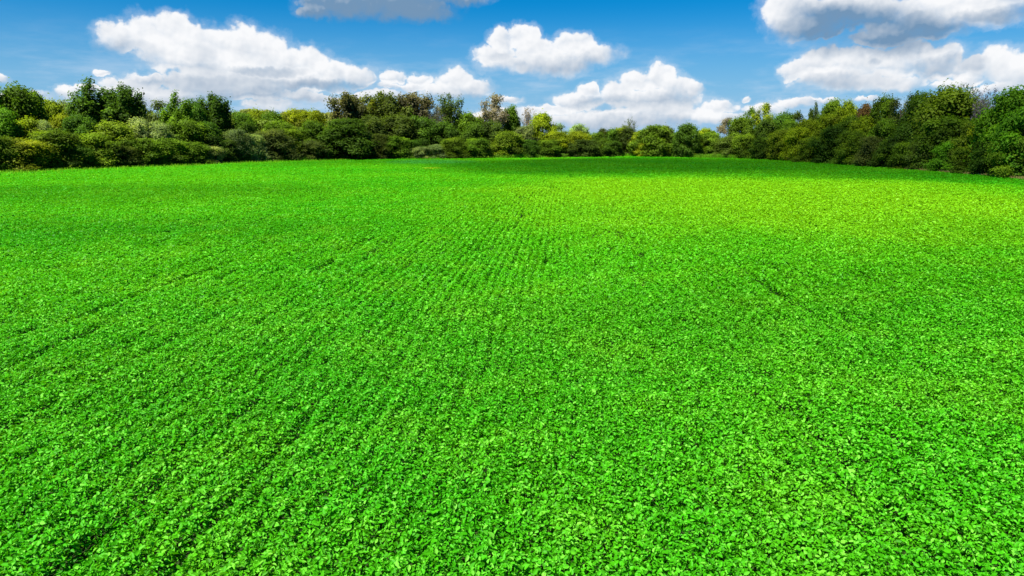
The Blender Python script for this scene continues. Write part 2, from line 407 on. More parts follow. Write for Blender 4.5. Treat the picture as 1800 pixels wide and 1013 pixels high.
def foliage(lobes, rng, per_lobe, per_twig, leaf, twig_r, up=0.5, spread=0.8, flat=1.0, tip=0.0):
    """lobes (centre, radii, tone): twigs on the shell of each lobe, leaf sprays round each twig; returns verts, quads, tone"""
    P, Nn, T, SZ = [], [], [], []
    for c, r, tn in lobes:
        m = max(3, int(per_lobe * (r[0] * r[1] * r[2]) ** (2 / 3.0)))
        d = rng.normal(size=(m, 3)); d[:, 2] += 0.25; d /= np.linalg.norm(d, axis=1, keepdims=True)
        rad = rng.random((m, 1)) ** 0.35 * (0.72 + 0.5 * rng.random((m, 1)))
        tw = c + d * r * rad
        tt = tn + rng.normal(0, .22, m)
        k = rng.poisson(per_twig, m) + 2
        idx = np.repeat(np.arange(m), k); n = len(idx)
        o = rng.normal(size=(n, 3)) * twig_r * np.array([1, 1, flat]); o[:, 2] -= tip * np.hypot(o[:, 0], o[:, 1]) ** 1.3
        P.append(tw[idx] + o)
        Nn.append(d[idx] * spread + np.array([0, 0, up]) + rng.normal(size=(n, 3)) * 0.42 + o / twig_r * 0.25)
        T.append(tt[idx] + rng.normal(0, .2, n)); SZ.append(np.exp(rng.normal(0, .25, n)))
    P = np.concatenate(P); Nn = np.concatenate(Nn); T = np.clip(np.concatenate(T), -1, 1); SZ = np.concatenate(SZ)
    t, b, n = frames(Nn, rng)
    v, f = leaf_quads(P, t, b, n, leaf * SZ * 1.35, leaf * SZ * .8, 0.22, 0.2)
    return v, f, T

PROTO = {}
def proto(kind, seed):
    """crown and trunk meshes of one kind of tree, about 12 m tall; the trees below are copies of these, scaled"""
    key = (kind, seed)
    if key in PROTO: return PROTO[key]
    rng = np.random.default_rng(seed * 101 + sum(map(ord, kind))); tb = Tubes(); lobes = []; H = 12.0
    kw = dict(per_lobe=28, per_twig=11, leaf=0.30, twig_r=0.42)
    def tn(): return rng.normal(0, .36)
    if kind in ('round', 'dense'):                    # broad rounded crown, foliage almost to the ground
        W_ = 4.6; trunk = [(0, 0, 0), (rng.normal(0, .1), rng.normal(0, .1), 3), (rng.normal(0, .2), rng.normal(0, .2), 7.5)]
        tb.tube(trunk, .28, .14, 8)
        n = 30 if kind == 'round' else 40
        for i in range(n):
            u = (i + .5) / n; z = 1.3 + 9.3 * u
            prof = math.sqrt(max(0.05, 1 - ((u - .42) / .62) ** 2)); a = i * 2.399 + rng.normal(0, .3)
            rr = W_ * prof * rng.uniform(.55, .88) * (1 if rng.random() > .2 else .4)
            r = rng.uniform(1.0, 1.75) * (1.0 if kind == 'round' else .9)
            c = np.array([rr * math.cos(a), rr * math.sin(a), z]); lobes.append((c, np.array([r, r, r * .78]), tn()))
            if i % 2 == 0: tb.limb((0, 0, max(.8, z * .55)), c, .09, .02, rng)
        lobes.append((np.array([0, 0, 10.4]), np.array([1.6, 1.6, 1.3]), .1))
        if kind == 'dense': kw.update(per_lobe=30, leaf=.28)
    elif kind == 'plume':                             # ascending limbs, upright plumes with gaps
        n = 15
        tb.tube([(0, 0, 0), (.1, .05, 2.2), (.05, -.1, 4.5)], .34, .24, 8)
        for i in range(n):
            a = i * 2.399 + rng.normal(0, .3); rr = rng.uniform(.5, 3.4); z = rng.uniform(8.6, 11.4) - rr * .45
            c = np.array([rr * math.cos(a), rr * math.sin(a), z])
            pts = tb.limb((0, 0, rng.uniform(2.2, 4.5)), c + np.array([0, 0, .8]), .13, .025, rng, sag=-.05, n=8)
            for q, s in ((1.0, .75), (.82, 1.0), (.62, .95)):
                p = pts[int(q * 8)]; lobes.append((p + rng.normal(0, .25, 3), np.array([.8 * s, .8 * s, 1.05 * s]), tn()))
        for i in range(14):
            a = i * 2.399; rr = rng.uniform(1.0, 3.2); lobes.append((np.array([rr * math.cos(a), rr * math.sin(a), rng.uniform(1.2, 5.6)]), np.array([1.3, 1.3, 1.0]), tn() - .15))
        kw.update(per_lobe=30, twig_r=.36, leaf=.26, up=.3)
    elif kind == 'cedar':                             # several pointed spires
        for i in range(7):
            a = i * 2.399; rr = 0 if i == 0 else rng.uniform(1.0, 2.9); h = 12.0 if i == 0 else rng.uniform(9.2, 11.6) - .3 * rr
            x, y = rr * math.cos(a), rr * math.sin(a)
            tb.limb((0, 0, .2 if i == 0 else rng.uniform(1, 3)), (x, y, h - .3), .2 if i == 0 else .1, .02, rng, sag=0, n=8)
            m = 12
            for j in range(m):
                u = j / (m - 1); z = 1.2 + (h - 1.3) * u; w = 1.9 * (1 - u) ** .7 + .55
                for q in range(2):
                    b = rng.uniform(0, 6.28); k = w * .6 * rng.random()
                    lobes.append((np.array([x + k * math.cos(b), y + k * math.sin(b), z]), np.array([w * .62, w * .62, .7]), tn()))
        kw.update(per_lobe=30, per_twig=10, twig_r=.3, leaf=.24, up=.7, tip=-.3)
    elif kind == 'bush':                              # low, wide, layered sprays down to the ground
        for i in range(30):
            u = (i + .5) / 30; z = .6 + 10.6 * u ** .9; prof = math.sqrt(max(.05, 1 - (u * .93) ** 2.2)); a = i * 2.399 + rng.normal(0, .3)
            rr = 5.0 * prof * rng.uniform(.35, .9); r = rng.uniform(1.1, 1.9)
            c = np.array([rr * math.cos(a), rr * math.sin(a), z]); lobes.append((c, np.array([r * .95, r * .95, r * .88]), tn()))
            if i % 2 == 0: tb.limb((rng.normal(0, .2), rng.normal(0, .2), .1), c, .10, .02, rng, sag=.02)
        kw.update(per_lobe=26, per_twig=10, twig_r=.48, flat=.8, leaf=.26, up=.65, spread=.7, tip=.1)
    elif kind == 'vase':                              # open tree: limbs show, tufts at their ends
        n = 17; tb.tube([(0, 0, 0), (.15, 0, 2.5), (.1, .1, 4.8)], .30, .22, 8)
        for i in range(n):
            a = i * 2.399 + rng.normal(0, .2); rr = rng.uniform(.3, 2.9); z = 11.4 - rr * .55 - rng.uniform(0, 3.4)
            c = np.array([rr * math.cos(a), rr * math.sin(a), z])
            pts = tb.limb((.1, .1, rng.uniform(3.2, 5.0)), c, .13, .03, rng, sag=-.06, n=8)
            r = rng.uniform(.55, .95); lobes.append((c, np.array([r, r, r]), tn())); lobes.append((pts[6] + rng.normal(0, .3, 3), np.array([.6, .6, .6]), tn()))
        for i in range(16):
            a = i * 2.399; rr = rng.uniform(.4, 1.9); lobes.append((np.array([rr * math.cos(a), rr * math.sin(a), rng.uniform(.8, 5.2)]), np.array([1.0, 1.0, 1.1]), tn() - .1))
        kw.update(per_lobe=30, per_twig=8, twig_r=.30, leaf=.21, up=.35)
    elif kind == 'bare':                              # thin crown of twigs with few leaves
        tb.tube([(0, 0, 0), (.1, 0, 3), (0, .1, 6)], .22, .14, 7)
        for i in range(26):
            a = i * 2.399 + rng.normal(0, .3); rr = rng.uniform(.3, 2.6); z = 11.9 - rr * .6 - rng.uniform(0, 4.0)
            c = np.array([rr * math.cos(a), rr * math.sin(a), z]); pts = tb.limb((0, 0, rng.uniform(3.5, 6.5)), c, .085, .022, rng, sag=-.05, n=7, k=4)
            for q in range(5):
                e = c + rng.normal(0, .75, 3); tb.limb(pts[rng.integers(4, 7)], e, .030, .012, rng, n=3, k=3)
                lobes.append((e, np.array([.32, .32, .32]), tn()))
        kw.update(per_lobe=16, per_twig=3.5, twig_r=.2, leaf=.16, up=.2)
    elif kind == 'column':                            # narrow upright crown
        tb.tube([(0, 0, 0), (0, .1, 5), (.1, 0, 10.5)], .22, .05, 7)
        for i in range(30):
            u = (i + .5) / 30; z = .8 + 10.6 * u; a = i * 2.399; prof = math.sqrt(max(.04, 1 - ((u - .4) / .65) ** 2)); rr = 2.2 * prof * rng.uniform(.4, .9); r = rng.uniform(.75, 1.2)
            c = np.array([rr * math.cos(a), rr * math.sin(a), z]); lobes.append((c, np.array([r, r, r]), tn()))
            if i % 2 == 0: tb.limb((0, 0, z * .8), c, .06, .02, rng)
        kw.update(per_lobe=28, per_twig=9, twig_r=.34, leaf=.26)
    elif kind == 'airy':                              # tiered crown with sky showing through
        tb.tube([(0, 0, 0), (.2, 0, 3), (.1, .1, 7), (.2, 0, 10.8)], .24, .05, 7)
        for i in range(24):
            z = rng.uniform(3.2, 11.2); a = i * 2.399 + rng.normal(0, .3); rr = rng.uniform(1.0, 3.6) * (1.15 - .5 * abs(z - 8) / 4)
            c = np.array([rr * math.cos(a), rr * math.sin(a), z]); r = rng.uniform(.7, 1.15); lobes.append((c, np.array([r * 1.1, r * 1.1, r * .7]), tn())); tb.limb((.1, 0, z - 1.2), c, .07, .02, rng)
        kw.update(per_lobe=28, per_twig=8, twig_r=.34, leaf=.23, up=.6)
    v, f, T = foliage(lobes, rng, **kw)
    wid = np.percentile(np.hypot(v[:, 0], v[:, 1]), 97); top = np.percentile(v[:, 2], 99.7)
    names = {'bush': 'shrub'}
    crown = np_mesh('crown', v, f, T, M_CROWN)
    trunk = np_mesh('trunk', np.array(tb.v), np.array(tb.f), mat=M_BARK, smooth=True)
    PROTO[key] = (crown, trunk, wid, top, (v, f, T)); return PROTO[key]

# foliage colours
K = dict(od=(.072,.100,.014), ob=(.085,.092,.030), gyo=(.125,.128,.060), dg=(.052,.112,.010), gr=(.085,.160,.010), ol=(.090,.160,.010), yg=(.170,.225,.008), bg=(.085,.20,.010), br=(.095,.125,.025),
         gg=(.125,.180,.055), go=(.130,.180,.010), gy=(.17,.165,.095), tan=(.28,.225,.14), pl=(.17,.25,.075), ru=(.16,.105,.035), tw=(.13,.13,.16), dk=(.062,.100,.014))
rt = np.random.default_rng(5); COUNT = {}
def tree(px, top, w, off, kind, col, label, group, name=None, cat=None, base_w=None):
    """one tree: px, top and w are its place, top and crown width in the photograph; off = metres behind the crop's edge"""
    t = (px - CX) / F; y = float(edge_depth(t)) + off; x = t * y; z = float(ground_z(x, y))
    d = ray(px, top); zt = CAM[2] + d[2] / d[1] * y; h = max(zt - z, 1.0); wid = 1.12 * w / F * y
    COUNT[kind] = COUNT.get(kind, 0) + 1
    seeds = {'round': 4, 'dense': 3, 'bush': 4, 'plume': 3}.get(kind, 2)
    crown, trunk, w0, h0, _ = proto(kind, COUNT[kind] % seeds)
    name = name or {'bush': 'shrub', 'cedar': 'cedar_tree', 'bare': 'bare_tree'}.get(kind, 'tree')
    e = bpy.data.objects.new(name, None); COL.objects.link(e); e.location = (x, y, z - 0.05); e.rotation_euler = (0, 0, rt.uniform(0, 6.28))
    s = wid / 2 / w0; e.scale = (s, s, h / h0)
    tag(e, label, cat or ('shrub' if kind == 'bush' else 'tree'), group)
    c = link('crown', crown, e); j = rt.uniform(.85, 1.18); k = np.array(K[col]) * j * np.array([rt.uniform(.9, 1.12), 1, 1]); c.color = (*k, 1)
    b = link('trunk', trunk, e); b.color = (.14, .125, .10, 1) if kind in ('vase', 'plume', 'bare') else (.07, .058, .042, 1)
    return e
GL, GC, GR = 'trees along the left edge of the field', 'trees along the far edge of the field', 'trees along the right edge of the field'
SL, SC, SR = 'shrubs in front of the left trees', 'shrubs in front of the far trees', 'shrubs in front of the right trees'
TREES = [
 # ---- left edge, back row
 (14,137,52,26,'airy','gg','airy grey-green treetop in the top left corner of the treeline',GL),
 (55,152,80,20,'round','gr','tall rounded mid green tree beside the airy treetop at far left',GL),
 (84,160,44,24,'round','ol','olive tree with brown-tinged top left of the white cloud gap',GL),
 (113,177,56,34,'round','yg','bright yellow-green distant tree just left of the spired cedar clump',GL),
 (138,179,40,40,'dense','gg','pale grey-green crown between the yellow-green tree and the cedars',GL),
 (186,151,84,22,'cedar','dg','tallest dark cedar with many spires on the left',GL),
 (240,156,62,20,'cedar','dg','dark cedar joined to the right side of the tallest left cedar',GL),
 (285,176,66,26,'airy','br','thin brownish-green tree sloping down right of the left cedars',GL),
 (328,173,56,16,'cedar','gr','mid green multi-topped cedar right of the brownish thin tree',GL),
 (358,178,50,18,'round','dg','dark green crown between two spired trees left of the low hill',GL),
 (390,171,58,18,'cedar','dg','dark spired cedar ending the left tree clump beside the low hill',GL),
 # ---- left edge, middle row
 (22,189,84,12,'dense','bg','bright green dome-shaped tree low at the left end',GL),
 (78,209,62,13,'round','yg','yellow-green tree in front of the olive tree at left',GL),
 (100,214,40,11,'dense','pl','small pale mint-green tree among the left yellow-green trees',GL),
 (128,203,48,15,'round','yg','yellow-topped tree below the white cloud gap at left',GL),
 (157,205,64,12,'dense','dg','dark green rounded tree below the tallest left cedar',GL),
 (212,215,86,9,'round','go','golden-orange tinted tree below the two left cedars',GL),
 (262,209,60,10,'round','pl','pale green tree beneath the brownish thin tree',GL),
 (293,216,64,8,'dense','gg','silvery grey-green tree below the gap between left cedars',GL),
 (342,212,70,9,'round','gr','mid green tree under the multi-topped cedar',GL),
 (380,216,60,8,'dense','dg','dark tree at the foot of the last left cedar',GL),
 # ---- left edge, front shrubs
 (8,237,64,3,'bush','ol','olive shrub cut by the left picture edge',SL),
 (58,244,88,3,'bush','go','golden-tipped shrub near the left picture edge',SL),
 (112,229,84,4,'bush','ol','tall brownish-olive shrub below the yellow-topped left tree',SL),
 (140,254,58,2,'bush','dg','low dark shrub between two taller olive shrubs at left',SL),
 (182,236,84,4,'bush','ol','wide olive shrub with spreading tiers below the dark rounded tree',SL),
 (225,256,58,2,'bush','dk','nearly black low shrub under the golden-orange tree',SL),
 (255,243,70,4,'bush','gr','mid green shrub under the pale green left tree',SL),
 (303,243,70,4,'bush','ol','dull olive shrub under the silvery left tree',SL),
 (348,250,60,3,'bush','gr','rounded green shrub under the multi-topped cedar',SL),
 (378,256,50,2,'bush','gg','pale feathery shrub beside the foot of the last left cedar',SL),
 (402,246,50,4,'bush','dk','dark shrub right of the pale feathery one',SL),
 (428,228,54,4,'bush','gg','tall grey-green shrub below the low hill',SL),
 (457,237,44,3,'bush','pl','pale grey-green shrub beside the taller grey-green one',SL),
 (487,228,74,4,'bush','br','orange-brown tinted shrub below the low hill',SL),
 # ---- between the left trees and the dark centre clump
 (438,198,46,30,'round','gr','green tree at the left foot of the low wooded hill',GL),
 (464,193,44,40,'round','yg','brightest yellow-green crown on the low wooded hill',GL),
 (492,197,46,34,'dense','gr','green crown right of the brightest hill crown',GL),
 (525,194,52,36,'round','yg','yellow-orange tinted crown on the low wooded hill',GL),
 (556,195,56,30,'round','yg','yellow-green tree left of the dark centre clump',GL),
 (440,216,56,12,'round','dg','dark tree above the tall grey-green shrub',GL),
 (505,214,60,14,'dense','gr','green tree above the orange-brown shrub',GL),
 (520,226,62,7,'bush','ol','olive shrub right of the orange-brown one',SL),
 (556,213,56,12,'round','ol','olive tree at the left side of the big dark oak',GL),
 (552,246,54,3,'bush','br','low brown-olive shrub beside the big dark oak',SC),
 # ---- centre clump
 (612,210,104,4,'dense','dg','big dark green rounded oak reaching the crop left of centre',GC),
 (622,167,62,24,'plume','ob','brownish plumed tree at left end of the tall centre clump',GC),
 (655,170,62,28,'plume','od','dark olive-green plumed tree second in the tall centre clump',GC),
 (690,164,66,25,'plume','od','tallest plumed tree in the middle of the centre clump',GC),
 (728,165,70,28,'plume','gyo','greyish plumed tree right of the tallest centre one',GC),
 (757,177,40,30,'vase','gy','thin grey tree right of the plumed clump',GC),
 (773,180,34,24,'bare','gy','sparse twiggy grey tree left of the open dark-tufted one',GC),
 (791,167,44,22,'vase','dk','open tree with dark tufts and sky between its limbs',GC),
 (660,205,70,14,'round','dk','dark tree beneath the olive-green plumed tree',GC),
 (705,203,74,14,'round','dk','dark tree beneath the tallest plumed tree',GC),
 (748,207,64,14,'round','dg','dark green tree beneath the thin grey tree',GC),
 (785,215,50,12,'round','dg','dark tree at the foot of the open tufted tree',GC),
 (672,236,56,3,'bush','dk','near-black shrub right of the big dark oak',SC),
 (700,240,54,4,'bush','gr','rounded green shrub beneath the plumed clump',SC),
 (728,246,46,5,'bush','dg','dark green shrub left of the pale weedy shrubs',SC),
 (742,258,34,2,'bush','pl','small pale weedy shrub behind the yellow grass',SC),
 (768,254,36,3,'bush','gg','grey-green low shrub behind the yellow grass',SC),
 (800,242,48,3,'bush','ol','rounded olive shrub below the open tufted tree',SC),
 (824,199,56,20,'round','gr','green tree between the open tufted tree and the tan-topped tree',GC),
 (836,216,46,12,'dense','dg','bluish dark green tree left of the tan-topped tree',GC),
 (840,243,44,3,'bush','gr','rounded mid green shrub below the bluish dark tree',SC),
 (868,167,44,18,'vase','tan','tall tan-topped tree with pale limbs near the centre',GC),
 (866,214,46,10,'round','dk','dark crown wrapped round the foot of the tan-topped tree',GC),
 (898,188,34,20,'dense','gr','upright green tree right of the tan-topped tree',GC),
 (891,231,56,4,'bush','ol','yellowish olive rounded shrub below the upright green tree',SC),
 (928,189,30,20,'bare','tan','sparse pinkish-tan tree between green and yellow-green trees',GC),
 (922,222,42,9,'round','gg','grey-green tree under the sparse pinkish-tan one',GC),
 (953,200,48,14,'round','yg','tall yellow-green round tree right of centre',GC),
 (930,246,40,3,'bush','dg','dark shrub beneath the grey-green tree near centre',SC),
 (985,217,34,22,'airy','pl','pale thin crown right of the tall yellow-green tree',GC),
 (1015,219,40,22,'round','pl','pale straw-green dome behind the low dark hedge trees',GC),
 (975,231,50,8,'bush','yg','yellow-topped shrub beneath the tall yellow-green tree',SC),
 (962,246,46,3,'bush','ol','olive shrub in front of the yellow-topped one',SC),
 (1010,231,50,6,'bush','yg','yellow-topped shrub under the pale straw-green dome',SC),
 (1022,244,56,2,'bush','dk','dark hedge-like shrub right of centre',SC),
 (1045,233,36,6,'bush','ol','olive shrub right of the dark hedge-like shrub',SC),
 (1055,226,18,10,'column','br','narrow brownish tree in the low stretch right of centre',GC),
 (1073,227,30,8,'round','gr','small green tree right of the narrow brownish one',GC),
 (1087,222,28,9,'column','yg','small yellow-green tree left of the pale twiggy one',GC),
 (1102,206,22,12,'bare','gg','pale twiggy tree standing above the low stretch',GC),
 (1100,226,34,5,'column','dk','narrow dark tree beneath the pale twiggy one',GC),
 (1070,248,40,2,'bush','dg','low dark shrub in front of the small green tree',SC),
 (1122,230,36,5,'round','yg','yellow-green tree left of the wide olive round tree',GC),
 (1128,252,32,0.5,'bush','yg','small bright shrub at the foot of the wide olive tree',SC),
 (1148,221,72,3,'dense','ol','wide olive round tree standing against the crop right of centre',GC),
 (1162,222,34,14,'round','br','brownish top behind the wide olive round tree',GC),
 (1199,218,42,2,'dense','dg','dark green round tree beside the wide olive one',GC),
 (1232,226,40,22,'round','yg','bright yellow crown behind the gap right of the dark round tree',GC),
 (1242,233,48,8,'dense','ol','low olive tree behind the grassy gap',GC),
 # ---- right edge
 (1270,207,36,16,'airy','gy','grey sparse tree at the start of the right treeline',GR),
 (1294,206,44,13,'round','gr','green tree right of the grey sparse tree',GR),
 (1304,188,30,22,'airy','gr','left half of the airy pair rising above the right treeline',GR),
 (1329,181,34,22,'airy','yg','taller airy yellow-green tree standing above the right treeline',GR),
 (1336,211,44,12,'dense','dg','dark green tree below the airy yellow-green tree',GR),
 (1368,199,46,24,'dense','dg','dark rounded tree right of the airy yellow-green tree',GR),
 (1392,195,34,26,'airy','dk','dark ragged treetop in the dip of the right treeline',GR),
 (1417,189,24,26,'cedar','dk','small dark pointed top right of the ragged treetop',GR),
 (1375,213,46,13,'round','ol','olive tree below the dark rounded tree',GR),
 (1404,211,52,13,'round','yg','yellow-green tree below the dark ragged treetop',GR),
 (1446,177,44,24,'dense','gr','tall green tree left of the yellow crown on the right',GR),
 (1471,179,40,22,'round','yg','tall bright yellow-green crown in the right treeline',GR),
 (1440,202,48,14,'round','yg','second yellow-green crown below the tall green tree',GR),
 (1476,206,44,12,'round','gr','green tree below the tall bright yellow crown',GR),
 (1503,184,34,22,'round','ru','reddish-brown topped tree in the right treeline',GR),
 (1504,206,50,13,'round','yg','bright yellow tree below the reddish-brown top',GR),
 (1535,171,46,19,'round','ol','olive-yellow tree right of the reddish-brown top',GR),
 (1562,173,46,18,'airy','br','brownish airy tree left of the steep dark crown',GR),
 (1594,165,66,15,'dense','dg','dark sloping crown left of the big domed tree',GR),
 (1642,155,104,14,'dense','ol','big dark olive domed tree, highest on the right',GR),
 (1672,147,44,18,'bare','dk','dark twiggy top on the right shoulder of the big domed tree',GR),
 (1704,151,40,17,'bare','tw','bluish-grey nearly leafless tree left of the bright corner tree',GR),
 (1764,157,104,9,'dense','bg','big bright dark-green tree near the right picture edge',GR),
 (1722,196,70,7,'round','yg','yellow-green tree left of the big bright corner tree',GR),
 (1784,188,90,5,'round','bg','bright leafy tree cut by the right picture edge',GR),
 (1540,212,58,9,'round','gr','green tree below the olive-yellow tree',GR),
 (1590,214,68,8,'dense','dg','dark green tree below the sloping crown',GR),
 (1650,206,80,7,'round','gr','mid green tree below the big domed tree',GR),
 (1690,216,56,6,'round','ol','olive tree below the leafless tree',GR),
 # ---- right edge, front shrubs
 (1272,240,44,4,'bush','dk','dark shrub at the left end of the right treeline',SR),
 (1302,236,48,4,'bush','ol','olive shrub below the green tree at the start of the right side',SR),
 (1336,241,44,3,'bush','dg','dark green shrub below the airy pair',SR),
 (1366,228,52,4,'bush','go','golden olive shrub below the dark rounded tree',SR),
 (1394,224,50,5,'bush','yg','yellowest shrub in the right row',SR),
 (1420,240,50,3,'bush','ol','olive shrub right of the yellowest shrub',SR),
 (1452,222,58,5,'bush','dg','tall dark green shrub below the second yellow-green crown',SR),
 (1488,230,54,4,'bush','gr','mid green shrub below the bright yellow tree',SR),
 (1520,240,54,3,'bush','br','brownish shrub below the green and olive-yellow trees',SR),
 (1552,246,54,3,'bush','dg','dark shrub where the dry grass strip begins',SR),
 (1586,250,60,3,'bush','gr','green shrub behind the dry grass strip',SR),
 (1620,242,64,4,'bush','dk','near-black shrub with reddish stems below the big domed tree',SR),
 (1660,250,60,3,'bush','bg','bright green shrub below the mid green right tree',SR),
 (1696,256,60,3,'bush','ol','olive shrub below the leafless tree',SR),
 (1732,246,66,3,'bush','dg','dark green shrub left of the corner shrub',SR),
 (1776,240,84,3,'bush','ol','broad olive shrub in the right picture corner of the treeline',SR),
]
for T_ in TREES: tree(*T_)

# ------------------------------------------------------------------ what nobody could count
def merge(name, items, m, label, cat):
    """items: (kind, seed, x, y, z, sx, sz, rot, thin, tone) copies of crowns run together into one mesh"""
    VV, FF, TT, n = [], [], [], 0
    for kind, seed, x, y, z, sx, sz, rot, thin, tn in items:
        v, f, T = proto(kind, seed)[4]
        k = len(f) // thin; v = v.reshape(-1, 4, 3)[:k * thin:thin].copy(); T = T[:k * thin:thin]
        if thin > 1:
            c = v.mean(1, keepdims=True); v = c + (v - c) * math.sqrt(thin)
        v = v.reshape(-1, 3); c, s = math.cos(rot), math.sin(rot)
        VV.append(np.stack([x + sx * (v[:, 0] * c - v[:, 1] * s), y + sx * (v[:, 0] * s + v[:, 1] * c), z + sz * v[:, 2]], 1))
        FF.append(np.arange(len(v)).reshape(-1, 4) + n); n += len(v); TT.append(np.clip(T + tn, -1, 1))
    tag(link(name, np_mesh(name, np.concatenate(VV), np.concatenate(FF), np.concatenate(TT), m)), label, cat, kind='stuff')

rw = np.random.default_rng(9)
def build_woods():
    items = []
    for px in np.arange(-60, 1870, 13.0):                          # the depth of the wood behind the edge trees
        t = (px + rw.normal(0, 4) - CX) / F; y = float(edge_depth(t)) + rw.uniform(26, 60); x = t * y; z = float(ground_z(x, y))
        lim = np.interp(px, [0,110,130,190,290,400,600,640,760,830,900,960,1040,1220,1240,1350,1450,1560,1700,1800], [180,196,196,185,205,205,208,200,205,215,222,232,240,244,240,220,208,195,190,190])
        d = ray(px, lim + rw.uniform(0, 14)); h = max(3.0, CAM[2] + d[2] / d[1] * y - z)
        items.append((['round', 'dense', 'round'][int(rw.integers(3))], int(rw.integers(3)), x, y, z - .1, rw.uniform(.9, 1.3), h / 12.2, rw.uniform(0, 6.28), 4, rw.normal(0, .2)))
    merge('woodland', items, plain_leaf('woodland_leaf', (.09, .145, .010)), 'dim green wood filling the background behind the edge trees', 'woodland')
    items = []
    for i in range(240):                                           # the low hill beyond the left trees
        x = rw.uniform(-290, -40); y = rw.uniform(340, 560); t = x / y
        if not (-.52 < t < -.21): continue
        z = float(ground_z(x, y)); h = rw.uniform(8, 12)
        items.append((['round', 'dense'][int(rw.integers(2))], int(rw.integers(3)), x, y, z - .2, rw.uniform(1.0, 1.6), h / 12, rw.uniform(0, 6.28), 6, rw.normal(0, .3)))
    merge('distant_forest', items, plain_leaf('forest_leaf', (.15, .18, .045)), 'pale yellow-green forest on the low hill beyond the left trees', 'forest')
build_woods()

def build_undergrowth():
    rng = np.random.default_rng(21); n = 150000
    t = (rng.uniform(-30, 1840, n) - CX) / F; e = edge_depth(t)
    y = e + 0.4 + rng.random(n) ** 1.3 * 6.0; x = t * y
    hh = 0.5 + 1.7 * fbm(x / 2.2, y / 2.2, 61, 3) ** 1.5 * 1.8
    keep = fbm(x / 4, y / 4, 71, 2) > .28; x, y, hh = x[keep], y[keep], hh[keep]; n = len(x)
    z = ground_z(x, y) + hh * rng.random(n) ** .5
    t_, b, nn = frames(np.stack([rng.normal(0, .6, n), rng.normal(0, .6, n) - .25, np.ones(n)], 1), rng)
    s = np.exp(rng.normal(0, .25, n))
    v, f = leaf_quads(np.stack([x, y, z], 1), t_, b, nn, .30 * s, .17 * s)
    tag(link('undergrowth', np_mesh('undergrowth', v, f, np.clip(rng.normal(-.1, .35, n) + .5 * (fbm(x / 3, y / 3, 81, 2) - .5), -1, 1), plain_leaf('undergrowth_leaf', (.075, .17, .010)))),
        'dark weedy undergrowth along the foot of the trees', 'undergrowth', kind='stuff')
build_undergrowth()

def build_grass():
    """tall bright grass and weeds: clumps on the far edge, ragged stems along the left and right edges"""
    rng = np.random.default_rng(33); X, Y, Hh, T = [], [], [], []
    def clump(px, w, n, h, back, tone):
        p = px + rng.normal(0, w / 2.2, n); t = (p - CX) / F; y = edge_depth(t) + rng.uniform(-.5, back, n)
        X.append(t * y); Y.append(y); Hh.append(h * rng.uniform(.5, 1.1, n)); T.append(tone + rng.normal(0, .25, n))
    for px, w, n, h, tone in ((522,50,5000,1.7,-.1),(760,46,5000,1.3,.6),(720,30,1500,1.2,-.1),(915,44,3500,1.9,.15),(870,30,1200,1.3,-.1),(965,40,1800,1.3,-.2),(1098,30,2200,1.7,.4),(1128,16,1600,1.8,.6),(1060,40,1800,1.2,0),
                              (1240,60,6000,1.6,-.15),(1262,30,3000,2.0,.1),(1225,20,1600,1.5,-.2),(1500,60,1800,1.0,-.1)): clump(px, w, n, h, 4.0, tone)
    n = 5200; p = rng.uniform(-20, 620, n); t = (p - CX) / F; y = edge_depth(t) - rng.exponential(3.0, n); X.append(t * y); Y.append(y); Hh.append(rng.uniform(.75, 1.35, n)); T.append(rng.normal(.5, .3, n))
    n = 9000; p = rng.uniform(620, 1520, n); t = (p - CX) / F; y = edge_depth(t) + rng.uniform(-.8, 2.0, n); m = fbm(p / 14, p * 0, 7, 3); X.append(t * y); Y.append(y); Hh.append((.5 + 1.3 * m) * rng.uniform(.5, 1.1, n)); T.append(rng.normal(-.2, .35, n))
    x, y, h, tn = (np.concatenate(q) for q in (X, Y, Hh, T)); n = len(x); z = ground_z(x, y)
    a = rng.uniform(0, 6.28, n); lean = h[:, None] * .35 * np.stack([rng.normal(0, 1, n), rng.normal(0, 1, n)], 1) * .6
    w = .05 * np.exp(rng.normal(0, .2, n)) + .02
    b = np.stack([x, y, z], 1); sd = np.stack([np.cos(a) * w, np.sin(a) * w, 0 * a], 1); tip = b + np.concatenate([lean, h[:, None]], 1); mid = b + np.concatenate([lean * .35, h[:, None] * .6], 1)
    v = np.stack([b, mid - sd, tip, mid + sd], 1).reshape(-1, 3)
    tag(link('tall_grass', np_mesh('tall_grass', v, np.arange(4 * n).reshape(n, 4), np.clip(tn, -1, 1), plain_leaf('grass_blade', (.13, .30, .012), .4))),
        'tall yellow-green grass and weeds tufted along the edge of the crop', 'grass', kind='stuff')
    n = 26000; p = rng.uniform(1525, 1840, n); t = (p - CX) / F; y = edge_depth(t) + rng.uniform(-.8, 3.2, n); x = t * y; z = ground_z(x, y)
    h = rng.uniform(.75, 1.15, n) * np.clip((p - 1525) / 60, .75, 1); w = rng.uniform(.03, .07, n); a = rng.uniform(0, 6.28, n)
    b = np.stack([x, y, z], 1); sd = np.stack([np.cos(a) * w, np.sin(a) * w, 0 * a], 1); tip = b + np.stack([rng.normal(0, .3, n), rng.normal(0, .3, n), h], 1); mid = b * .4 + tip * .6
    v = np.stack([b, mid - sd, tip, mid + sd], 1).reshape(-1, 3)
    tag(link('dry_grass', np_mesh('dry_grass', v, np.arange(4 * n).reshape(n, 4), np.clip(rng.normal(0, .3, n), -1, 1), plain_leaf('straw', (.36, .30, .10), .3))),
        'straw-coloured dry grass strip between the crop and the right-hand trees', 'dry grass', kind='stuff')
build_grass()
